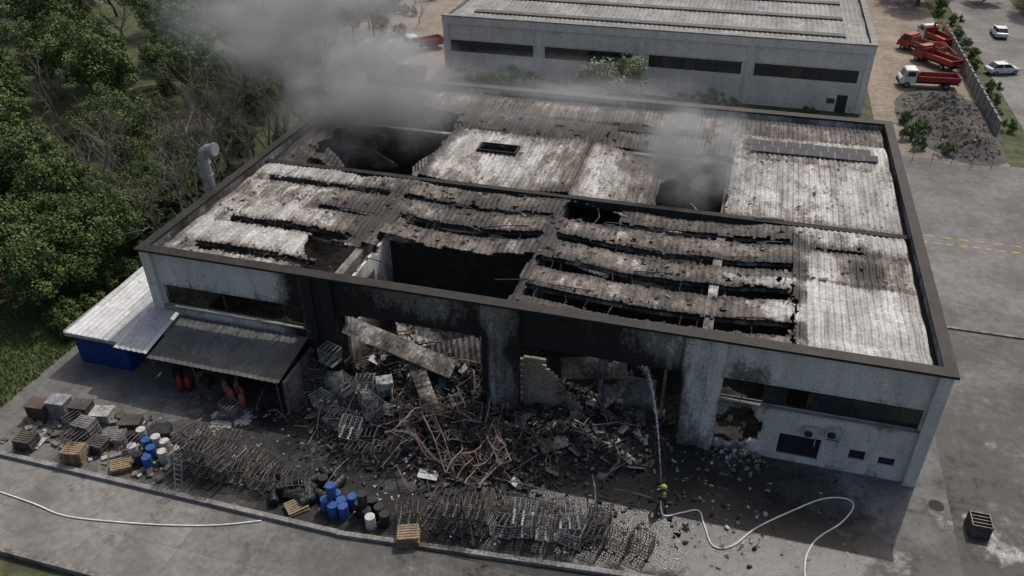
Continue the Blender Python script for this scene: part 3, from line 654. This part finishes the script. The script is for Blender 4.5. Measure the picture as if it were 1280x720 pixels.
E=[(0,1),(1,2),(2,3),(3,4),(0,5),(5,6),(6,7),(7,8),(0,9),(9,10),(10,11),(11,12),(2,13),(13,14),(14,15),(2,16),(16,17),(17,18)]
Rr=[(.17,.13),(.165,.125),(.19,.14),(.075,.075),(.06,.06),.115,.085,.07,.055,.115,.085,.07,.055,.09,.07,.05,.09,.07,.05]
skinned('turnout_suit',V,E,Rr,'turnout',FF)
skinned('head',[(0,.1,1.55),(0,.12,1.63),(0,.12,1.72)],[(0,1),(1,2)],[.06,.085,.095],'skin',FF,0)
p=MB();p.tube([(0,.215,1.665),(0,.245,1.65)],[.02,.012],8);
for s_ in (-1,1): p.box((s_*.035,.2,1.69),(.025,.015,.012),None,1);p.box((s_*.098,.11,1.66),(.02,.04,.06))
p.box((0,.205,1.61),(.05,.01,.012),None,1);p.obj('face',['skin','tyre'],FF)
p=MB();p.tube([(0,.11,1.69),(0,.11,1.73),(0,.11,1.79),(0,.11,1.83),(0,.11,1.85)],[.15,.135,.125,.085,.02],16);p.tube([(0,.13,1.685),(0,.13,1.7)],.17,16);p.box((0,.11,1.84),(.03,.2,.05));p.obj('helmet',['hivis'],FF,smooth=True)
p=MB();p.tube([(0,-.12,1.08),(0,-.1,1.13),(0,-.08,1.42),(0,-.08,1.47)],[.05,.08,.08,.04],12);p.obj('air_cylinder',['hivis'],FF,smooth=True)
p=MB()
for (a,b,r) in (((0,.02,1.1),(0,.025,1.14),.185),((0,.055,1.3),(0,.06,1.33),.2),((.155,-.13,.4),(.157,-.14,.44),.1),((-.153,.195,.4),(-.152,.196,.44),.1),((.25,.18,1.13),(.22,.21,1.12),.075),((-.25,.33,1.2),(-.22,.36,1.2),.075)): p.tube([a,b],r,12)
p.obj('reflective_bands',['hivis'],FF)
for nm,wr,dirv in (('left_hand',Vector((-.12,.52,1.2)),Vector((.75,.65,-.1))),('right_hand',Vector((.12,.32,1.06)),Vector((-.7,.7,.1)))):
    d_=dirv.normalized();up_=Vector((0,0,1));sd_=d_.cross(up_).normalized();vs=[wr,wr+d_*.045,wr+d_*.09];es=[(0,1),(1,2)];rs=[.03,(.04,.022),(.042,.02)]
    for j,l in enumerate((.075,.085,.08,.06)):
        b0=wr+d_*.09+up_*(.03-.02*j);i=len(vs);vs+=[b0+d_*l*.45,b0+d_*l*.8-sd_*.02,b0+d_*l*.8-sd_*.045];es+=[(2,i),(i,i+1),(i+1,i+2)];rs+=[.01,.009,.008]
    b0=wr+d_*.03+up_*.03;i=len(vs);vs+=[b0+up_*.02-sd_*.01,b0+up_*.035+d_*.03-sd_*.03];es+=[(1,i),(i,i+1)];rs+=[.012,.01]
    skinned(nm,[tuple(v) for v in vs],es,rs,'tyre',FF,0,1)
p=MB();p.tube([(.15,.2,1.0),(.03,.42,1.1),(-.04,.56,1.2),(-.1,.74,1.3)],[.045,.04,.035,.025],10);p.box((-.02,.5,1.1),(.03,.04,.14));p.obj('nozzle',['red'],FF)

# ------------------------------------------------------------------ back building
BB=empty('industrial_building')
p=MB();X0,X1,Y0,Y1,Hh=-.2,52.1,61.5,98,8.1
def solidb(x,z):
    for a,b in ((.7,11.8),(13.4,24.4),(26.6,37.6),(39.3,51.0)):
        if a<x<b and 3.6<z<5.15: return False
    if 49.2<x<50.3 and z<2.2: return False
    return True
nx=174;nz=27
for a in range(nx+1):
    for b in range(nz+1): p.v.append((X0+(X1-X0)*a/nx,Y0,Hh*b/nz))
for a in range(nx):
    for b in range(nz):
        if solidb(X0+(X1-X0)*(a+.5)/nx,Hh*(b+.5)/nz): kk=a*(nz+1)+b;p.f.append((kk,kk+nz+1,kk+nz+2,kk+1));p.m.append(0)
o=p.obj('front_wall',['beige'],BB,lambda x,y,z:.1+.12*fn(x,z,0,.4)+.06*(z<1));solidify(o,.25)
p=MB();p.bx(X0,X0+.3,Y0+.3,Y1,0,Hh);p.bx(X1-.3,X1,Y0+.3,Y1,0,Hh);p.bx(X0,X1,Y1,Y1+.3,0,Hh)
for x in (X0-.02,12.2,25.2,38.2,X1-.7): p.bx(x,x+.75,Y0-.15,Y0-.003,0,Hh)
p.bx(X0-.1,X1+.1,Y0-.22,Y0-.153,7.2,Hh-.01);p.bx(X0+.75,X1-.75,Y0-.1,Y0-.003,5.25,5.35)
p.obj('walls',['beige'],BB,.1)
p=MB();p.bx(X0-.15,X1+.15,Y0-.25,Y0+.5,Hh,Hh+.15);p.bx(X0-.15,X0+.5,Y0+.5,Y1,Hh,Hh+.15);p.bx(X1-.5,X1+.15,Y0+.5,Y1,Hh,Hh+.15);p.bx(X0-.15,X1+.15,Y1,Y1+.6,Hh,Hh+.15);p.obj('coping',['kerb'],BB)
p=MB();p.grid(X0+.4,X1-.4,Y0+.4,Y1,.15,1.9,lambda x,y,a:7.6+.25*abs(math.sin(y*math.pi/7.6))+(0,.06,.06,0)[a%4]);p.obj('roof',['greyroof'],BB,lambda x,y,z:.16+.1*fn(x,y,0,.1))
p=MB()
for i in range(5):
    yy=Y0+3.8+i*7.6;p.bx(3,49,yy-.6,yy+.6,7.9,8.05,0)
p.obj('roof_skylights',['canopy'],BB)
wm=MB()
for a,b in ((.7,11.8),(13.4,24.4),(26.6,37.6),(39.3,51.0)):
    n=8;wx=(b-a)/n
    wm.bx(a,b,Y0+.12,Y0+.16,3.6,5.15,0)
    for i in range(n+1): wm.bx(a+wx*i-.04,a+wx*i+.04,Y0+.06,Y0+.118,3.6,5.15,1)
    wm.bx(a,b,Y0+.05,Y0+.118,4.4,4.46,1)
for x in (28.3,31.0,43.4): wm.bx(x,x+1.2,Y0+.03,Y0+.05,3.7,5.1,2)
wm.bx(49.2,50.3,Y0+.1,Y0+.15,0,2.2,1);wm.bx(48,48.9,Y0-.05,Y0-.01,1,1.6,2)
wm.obj('windows',['glass','frame','rust'],BB)
def simple_building(name,x0,x1,y0,y1,h,roofmat,rise=1.1):
    B=empty(name);p=MB();p.bx(x0,x1,y0,y1,0,h);p.bx(x0-.2,x1+.2,y0-.2,y1+.2,h,h+.12);
    p.obj('walls',['concrete'],B,.2)
    p=MB();p.grid(x0+.3,x1-.3,y0+.3,y1-.3,.3,1.3,lambda x,y,a:h+.16+rise*(1-abs((x-(x0+x1)/2)/((x1-x0)/2)))+(0,.08,.08,0)[a%4]);p.obj('roof',[roofmat],B,.13)
    p=MB();n=max(2,int((y1-y0)/5))
    for i in range(n):
        y=y0+(i+.5)*(y1-y0)/n;p.bx(x1+.0,x1+.06,y-1.6,y+1.6,h*.45,h*.7,0)
    n=max(2,int((x1-x0)/5))
    for i in range(n):
        x=x0+(i+.5)*(x1-x0)/n;p.bx(x-.9,x+.9,y0-.06,y0,h*.45,h*.7,0)
    p.obj('windows',['glass'],B)
simple_building('warehouse',-115,-72,40,95,7,'greyroof')
simple_building('warehouse',-8,40,112,150,8,'greyroof')
simple_building('warehouse',50,95,150,190,8,'greyroof')
simple_building('warehouse',-90,-50,150,190,8,'canopy')
simple_building('site_hut',-13.5,-10,63,67,2.6,'greyroof',.4)

# ------------------------------------------------------------------ vegetation
def branch(p,a,d,L,r,depth,mi=0,twig=3):
    pts=[a];q=a.copy();dd=d.copy();n=3
    for i in range(n):
        dd=(dd+Vector((random.gauss(0,.18),random.gauss(0,.18),random.gauss(.05,.1)))).normalized();q=q+dd*L/n;pts.append(q.copy())
    p.tube(pts,[r*(1-.6*i/n) for i in range(n+1)],5 if depth>1 else 3,mi,False)
    if depth>0:
        for i in range(twig):
            t=random.randint(1,n);nd=(dd+Vector((random.gauss(0,.6),random.gauss(0,.6),random.gauss(.2,.35)))).normalized()
            branch(p,pts[t],nd,L*random.uniform(.5,.75),r*.42,depth-1,mi,twig)
def leafy(seed,h,rad,nleaf,mats,clumps=34,sz=.2,low=.25):
    random.seed(seed);p=MB();branch(p,Vector((0,0,-.1)),Vector((0,0,1)),h*.55,h*.03,2,0,4)
    cl=[]
    for i in range(clumps):
        while True:
            v=Vector((random.uniform(-1,1),random.uniform(-1,1),random.uniform(-1,1)))
            if .25<v.length<1: break
        v*=(.75+.35*random.random());c=Vector((v.x*rad,v.y*rad,h*(low+(1-low)*(.5+.42*v.z))));cl.append((c,random.uniform(.16,.36)*rad,random.choice((1,1,2,2,3))))
    for i in range(nleaf):
        c,r,mi=random.choice(cl);d=Vector((random.gauss(0,1),random.gauss(0,1),random.gauss(0,1))).normalized()*r*random.random()**.35
        q=c+d;s_=sz*random.uniform(.6,1.4);k=len(p.v)
        nrm=(d.normalized()+Vector((random.gauss(0,.6),random.gauss(0,.6),random.gauss(.3,.6)))).normalized();u=nrm.orthogonal().normalized();v=nrm.cross(u);an=random.uniform(0,6);u,v=u*math.cos(an)+v*math.sin(an),v*math.cos(an)-u*math.sin(an)
        p.v+=[tuple(q-u*s_),tuple(q+v*s_*.55),tuple(q+u*s_),tuple(q-v*s_*.55)];p.f.append((k,k+1,k+2,k+3));p.m.append(mi if random.random()<.8 else random.choice((1,2,3)))
    return p.mesh('tree',['bark']+mats)
TA=[leafy(30+i,9,3.6,6500,['lf1','lf2','lf3'],40,.15) for i in range(3)]
BU=[leafy(50+i,3.0,2.1,3000,['lf1','lf2','lf3'],22,.13,.0) for i in range(2)]
OL=leafy(61,6,3.6,5200,['lf4','lf2','lf4'],30,.16,.12)
def bare(seed):
    random.seed(seed);p=MB();branch(p,Vector((0,0,-.1)),Vector((0,0,1)),5.0,.17,4,0,4);return p.mesh('bare_tree',['bare'])
BT=[bare(71+i) for i in range(3)]
random.seed(5)
def tree(x,y,s_=1.0,k='TA',name='tree'):
    me=random.choice({'TA':TA,'BU':BU,'BT':BT,'OL':[OL]}[k]);place(name,me,None,(x,y,0),random.uniform(0,6.28),s_*random.uniform(.85,1.15))
for i in range(18):
    t=i/17;y=1+22*t;x=-9.5-random.uniform(0,3)-2*t;tree(x,y,random.uniform(.55,.8),'TA','deciduous_tree')
for i in range(44):
    y=random.uniform(-8,62);x=random.uniform(-38,-14);tree(x,y,random.uniform(.65,.95),'TA','deciduous_tree')
for i in range(56):
    y=random.uniform(12,60);x=-4.5-random.uniform(0,15);tree(x,y,random.uniform(.9,1.3),'BT','bare_tree')
for i in range(30):
    y=random.uniform(-7,56);x=random.uniform(-10.5,-6.8);tree(x,y,random.uniform(.5,.9),'BU','bush')
for i in range(16): tree(random.uniform(-30,-10),random.uniform(-16,-4),random.uniform(.7,1.2),random.choice(('BU','TA')),'bush')
for i in range(40): tree(random.uniform(-36,-12),random.uniform(20,60),random.uniform(.6,1.1),'BU','bush')
for x,y,s_ in ((3,58.5,.9),(6.5,58.8,.8),(9.5,58.2,.95),(12.5,58.6,.8),(16,58.8,.6),(31.5,58,.7),(34.5,58.5,.75),(37,57.6,.6),(46,59,.4)): tree(x,y,s_,'BU','bush')
place('olive_tree',OL,None,(23.2,56.5,0),.5,1.15);place('olive_tree',OL,None,(20.2,57.6,0),2.5,.8)
for x,y in ((56.5,55),(58,57),(56.8,60),(60,51.5),(57.4,52.5)): tree(x,y,.55,'BU','bush')
for i in range(14): tree(random.uniform(66.5,69),60+i*4.5+random.uniform(-1,1),random.uniform(.35,.6),'BU','bush')
for i in range(40): tree(random.uniform(60,130),random.uniform(112,148),random.uniform(.8,1.2),'TA','deciduous_tree')
for i in range(45): tree(random.uniform(-30,-12),random.uniform(62,125),random.uniform(.5,1.0),random.choice(('TA','BT','BT','BU')),'deciduous_tree')
for i in range(60): tree(random.uniform(-130,50),random.uniform(118,200),random.uniform(.8,1.3),'TA','deciduous_tree')
for i in range(14): tree(random.uniform(84,110),random.uniform(20,100),random.uniform(.7,1.1),'TA','deciduous_tree')
for i in range(90): tree(random.uniform(-70,-34),random.uniform(0,118),random.uniform(.8,1.2),random.choice(('TA','TA','TA','BT')),'deciduous_tree')
random.seed(9);p=MB()
for i in range(11000):
    x=random.uniform(-16,-6.4);y=random.uniform(-14,8);s_=random.uniform(.12,.4);a=random.uniform(0,3.14);k=len(p.v);dx_,dy_=math.cos(a)*.05,math.sin(a)*.05;lx,ly=random.uniform(-.15,.15),random.uniform(-.15,.15)
    p.v+=[(x-dx_,y-dy_,-.03),(x+dx_,y+dy_,-.03),(x+lx,y+ly,s_)];p.f.append((k,k+1,k+2));p.m.append(random.choice((0,1,1)))
p.obj('grass',['lf2','lf3'])

# ------------------------------------------------------------------ right-hand yard: wall, heap, vehicles
p=MB();y=58
while y<96: p.bx(66.0,66.2,y,y+1.96,0,1.9);p.bx(65.93,66.27,y+1.962,y+2.098,0,2.05);y+=2.1
p.obj('boundary_wall',['kerb'])
def mound(x,y,a=0): return (2.4*gs(x,61.5,3.0)*gs(y,63,5.5)+1.5*gs(x,63,2.5)*gs(y,54.5,3))*(1+.35*fn(x,y,0,.5)+.25*fn(x,y,0,2))-.08
p=MB();p.grid(54.5,66,47,74,.3,.3,mound);p.obj('spoil_heap',['charc'])
random.seed(4);p=MB()
for i in range(700):
    x=random.uniform(56,65.5);y=random.uniform(50,70);h=mound(x,y)
    if h<.15: continue
    s_=random.uniform(.08,.32);p.box((x,y,h),(s_,s_*.8,s_*.6),(random.random(),random.random(),random.random()*3),random.choice((0,1,1,2)))
p.obj('spoil_heap_stones',['grey','charc','dirt'])
def wheel(p,x,y,r=.42,w_=.26,mi=2):
    p.tube([(x,y-w_/2,r),(x,y-w_/2+.03,r),(x,y+w_/2-.03,r),(x,y+w_/2,r)],[r*.9,r,r,r*.9],16,mi);p.tube([(x,y-w_/2-.01,r),(x,y+w_/2+.01,r)],r*.5,12,3)
def prof(p,pts,y0,y1,mi,inset=0):
    k=len(p.v);n=len(pts)
    for x,z in pts: p.v.append((x,y0,z))
    for x,z in pts: p.v.append((x,y1,z))
    p.f.append(tuple(range(k,k+n)));p.m.append(mi);p.f.append(tuple(range(k+2*n-1,k+n-1,-1)));p.m.append(mi)
    for i in range(n): j=(i+1)%n;p.f.append((k+i,k+n+i,k+n+j,k+j));p.m.append(mi)
def truck(name,x,y,rz_,cabm,bedm,L=6.8,crane=False,scale=1.0):
    T_=empty(name,(x,y,0),rz_);T_.scale=(scale,)*3
    p=MB();h=L/2
    prof(p,[(-h,.55),(-h,1.25),(-h+.25,1.45),(-h+.65,2.25),(-h+1.0,2.35),(-h+1.95,2.35),(-h+2.0,.55)],-1.0,1.0,0)
    o=p.obj('cab',[cabm],T_);bevel(o,.07)
    p=MB();p.box((-h+.43,0,1.82),(.02,1.7,.72),(0,.46,0),0)
    for s_ in (-1,1): p.box((-h+1.3,s_*1.005,1.8),(1.0,.02,.6),None,0);p.box((-h+.5,s_*1.15,1.75),(.08,.16,.3),None,1)
    p.box((-h-.02,0,.7),(.08,2.0,.3),None,1)
    for s_ in (-1,1): p.box((-h-.03,s_*.75,1.0),(.05,.35,.18),None,2)
    p.obj('cab_glass',['glass','tyre','bwhite'],T_)
    p=MB();p.bx(-h+1.2,h,-.42,.42,.5,.75,0);p.bx(-h+2.15,h,-1.05,1.05,.95,1.07,1);p.bx(-h+2.15,h,-1.05,-.98,1.07,1.6,1);p.bx(-h+2.15,h,.98,1.05,1.07,1.6,1);p.bx(h-.06,h,-.98,.98,1.07,1.6,1);p.bx(-h+2.1,-h+2.2,-1.05,1.05,1.07,2.1,1)
    for i in range(6): 
        xx=-h+2.4+i*(L-2.5)/5.5;p.bx(xx,xx+.06,-1.09,-1.05,1.0,1.6,1);p.bx(xx,xx+.06,1.05,1.09,1.0,1.6,1)
    p.bx(h-.1,h,-.9,.9,.55,.7,0)
    if crane: p.tube([(-h+2.5,0,1.2),(-h+2.5,0,2.9)],.16,8,1);p.tube([(-h+2.5,0,2.85),(.6,0,3.2),(h-.4,0,2.3)],.12,6,1)
    o=p.obj('load_bed',['tyre',bedm],T_)
    p=MB()
    for xx in (-h+.95,h-1.5): wheel(p,xx,-.88);wheel(p,xx,.88)
    p.obj('wheels',['tyre','tyre','tyre','galv'],T_)
truck('tipper_truck',60.8,73.6,.08,'vwhite','red',7.2)
truck('tipper_truck',63.0,83.0,-.9,'red','red',6.8,True)
truck('flatbed_truck',61.8,88.5,-.7,'red','orange',6.5)
truck('tipper_truck',64.2,93.5,-1.1,'vwhite','red',6.5,True)
truck('flatbed_truck',-4.6,60.0,.15,'vwhite','red',4.6,False,.9)
truck('tipper_truck',-7.5,72,.8,'vwhite','red',6)
def car(x,y,rz_,m_):
    C=empty('parked_car',(x,y,0),rz_)
    bm=bmesh.new()
    secs=[(-2.1,.45,.75,.70),(-1.95,.3,.86,.9),(-1.2,.25,.88,.98),(0,.25,.9,.98),(1.0,.25,.88,.95),(1.8,.28,.84,.82),(2.1,.42,.68,.66)]
    rings=[]
    for x_,z0,hw,z1 in secs: rings.append([bm.verts.new((x_,yy,zz)) for yy,zz in ((-hw*.92,z0),(-hw,(z0+z1)/2),(-hw*.94,z1),(hw*.94,z1),(hw,(z0+z1)/2),(hw*.92,z0))])
    for a,b in zip(rings,rings[1:]):
        for j in range(6): bm.faces.new((a[j],b[j],b[(j+1)%6],a[(j+1)%6]))
    bm.faces.new(rings[0][::-1]);bm.faces.new(rings[-1]);bmesh.ops.recalc_face_normals(bm,faces=bm.faces)
    me=bpy.data.meshes.new('body');bm.to_mesh(me);bm.free();me.materials.append(M[m_]);o=place('body',me,C);bevel(o,.06)
    p=MB()
    k=len(p.v);p.v+=[(-1.7,-.8,.93),(-1.7,.8,.93),(-1.15,-.62,1.42),(-1.15,.62,1.42),(.35,-.62,1.45),(.35,.62,1.45),(1.15,-.8,.93),(1.15,.8,.93)]
    for q,mi in (((0,1,3,2),1),((2,3,5,4),0),((4,5,7,6),1),((0,2,4,6),1),((1,7,5,3),1)): p.f.append(tuple(k+i for i in q));p.m.append(mi)
    for s_ in (-1,1):
        p.box((-.4,s_*.71,1.18),(.07,.16,.5),(s_*.33,0,0),0);p.box((0,s_*.7,1.44),(1.6,.1,.05),None,0)
        p.box((2.05,s_*.55,.68),(.12,.3,.12),None,2);p.box((-2.07,s_*.6,.72),(.1,.25,.14),None,3)
    p.obj('cabin',[m_,'glass','bwhite','red'],C)
    p=MB()
    for xx in (-1.3,1.3): wheel(p,xx,-.78,.32,.2);wheel(p,xx,.78,.32,.2)
    p.obj('wheels',['tyre','tyre','tyre','galv'],C)
car(71.0,81.6,.35,'vwhite');car(74,100,1.6,'vwhite')
p=MB();x=56.5
while x<66: p.tube([(x,49.3,0),(x,49.3,1.8)],.04,4);x+=1.9
for z in (.2,.7,1.2,1.75): p.tube([(56.5,49.3,z),(66,49.3,z)],.012,3)
p.obj('wire_fence',['galv'])

# ------------------------------------------------------------------ smoke
def smoke(name,loc,sc_,dens,ns=1.6,off=0.0,thr=.42,rot=(0,0,0)):
    m=bpy.data.materials.new('smoke_volume');m.use_nodes=True;nt=m.node_tree;nt.nodes.clear();T=NT(nt)
    try: m.cycles.volume_step_rate=3.0
    except Exception: pass
    out=T.node('ShaderNodeOutputMaterial');pv=T.node('ShaderNodeVolumePrincipled');T.l.new(pv.outputs[0],out.inputs['Volume'])
    tc=T.node('ShaderNodeTexCoord').outputs['Object'];ln=T.node('ShaderNodeVectorMath',operation='LENGTH');T.put(ln.inputs[0],tc)
    fall=T.ss(ln.outputs['Value'],.1,.98,1,0)
    ad=T.node('ShaderNodeVectorMath',operation='ADD');T.put(ad.inputs[0],tc);ad.inputs[1].default_value=(off,off*2,off*.7)
    n=T.ss(T.noise(ns,3,.6,ad.outputs[0]),thr,.70)
    T.put(pv.inputs['Density'],T.math('MULTIPLY',T.math('MULTIPLY',fall,n),dens));pv.inputs['Color'].default_value=(.96,.98,1,1);pv.inputs['Anisotropy'].default_value=.5
    bm=bmesh.new();bmesh.ops.create_icosphere(bm,subdivisions=3,radius=1);me=bpy.data.meshes.new(name);bm.to_mesh(me);bm.free();me.materials.append(m)
    o=bpy.data.objects.new(name,me);COL.objects.link(o);o.location=loc;o.scale=sc_;o.rotation_euler=rot
smoke('smoke',(6.5,25,11.5),(11,9.5,7.0),.8,1.8,0,.38)
smoke('smoke',(-6,37,15),(17,15,9),.32,1.7,3,.36)
smoke('smoke',(35.6,21.5,10.0),(6.0,5.2,5.2),.95,1.6,7,.42)
smoke('smoke',(22,31,10.5),(20,7.5,3.4),.24,2.1,11,.39)
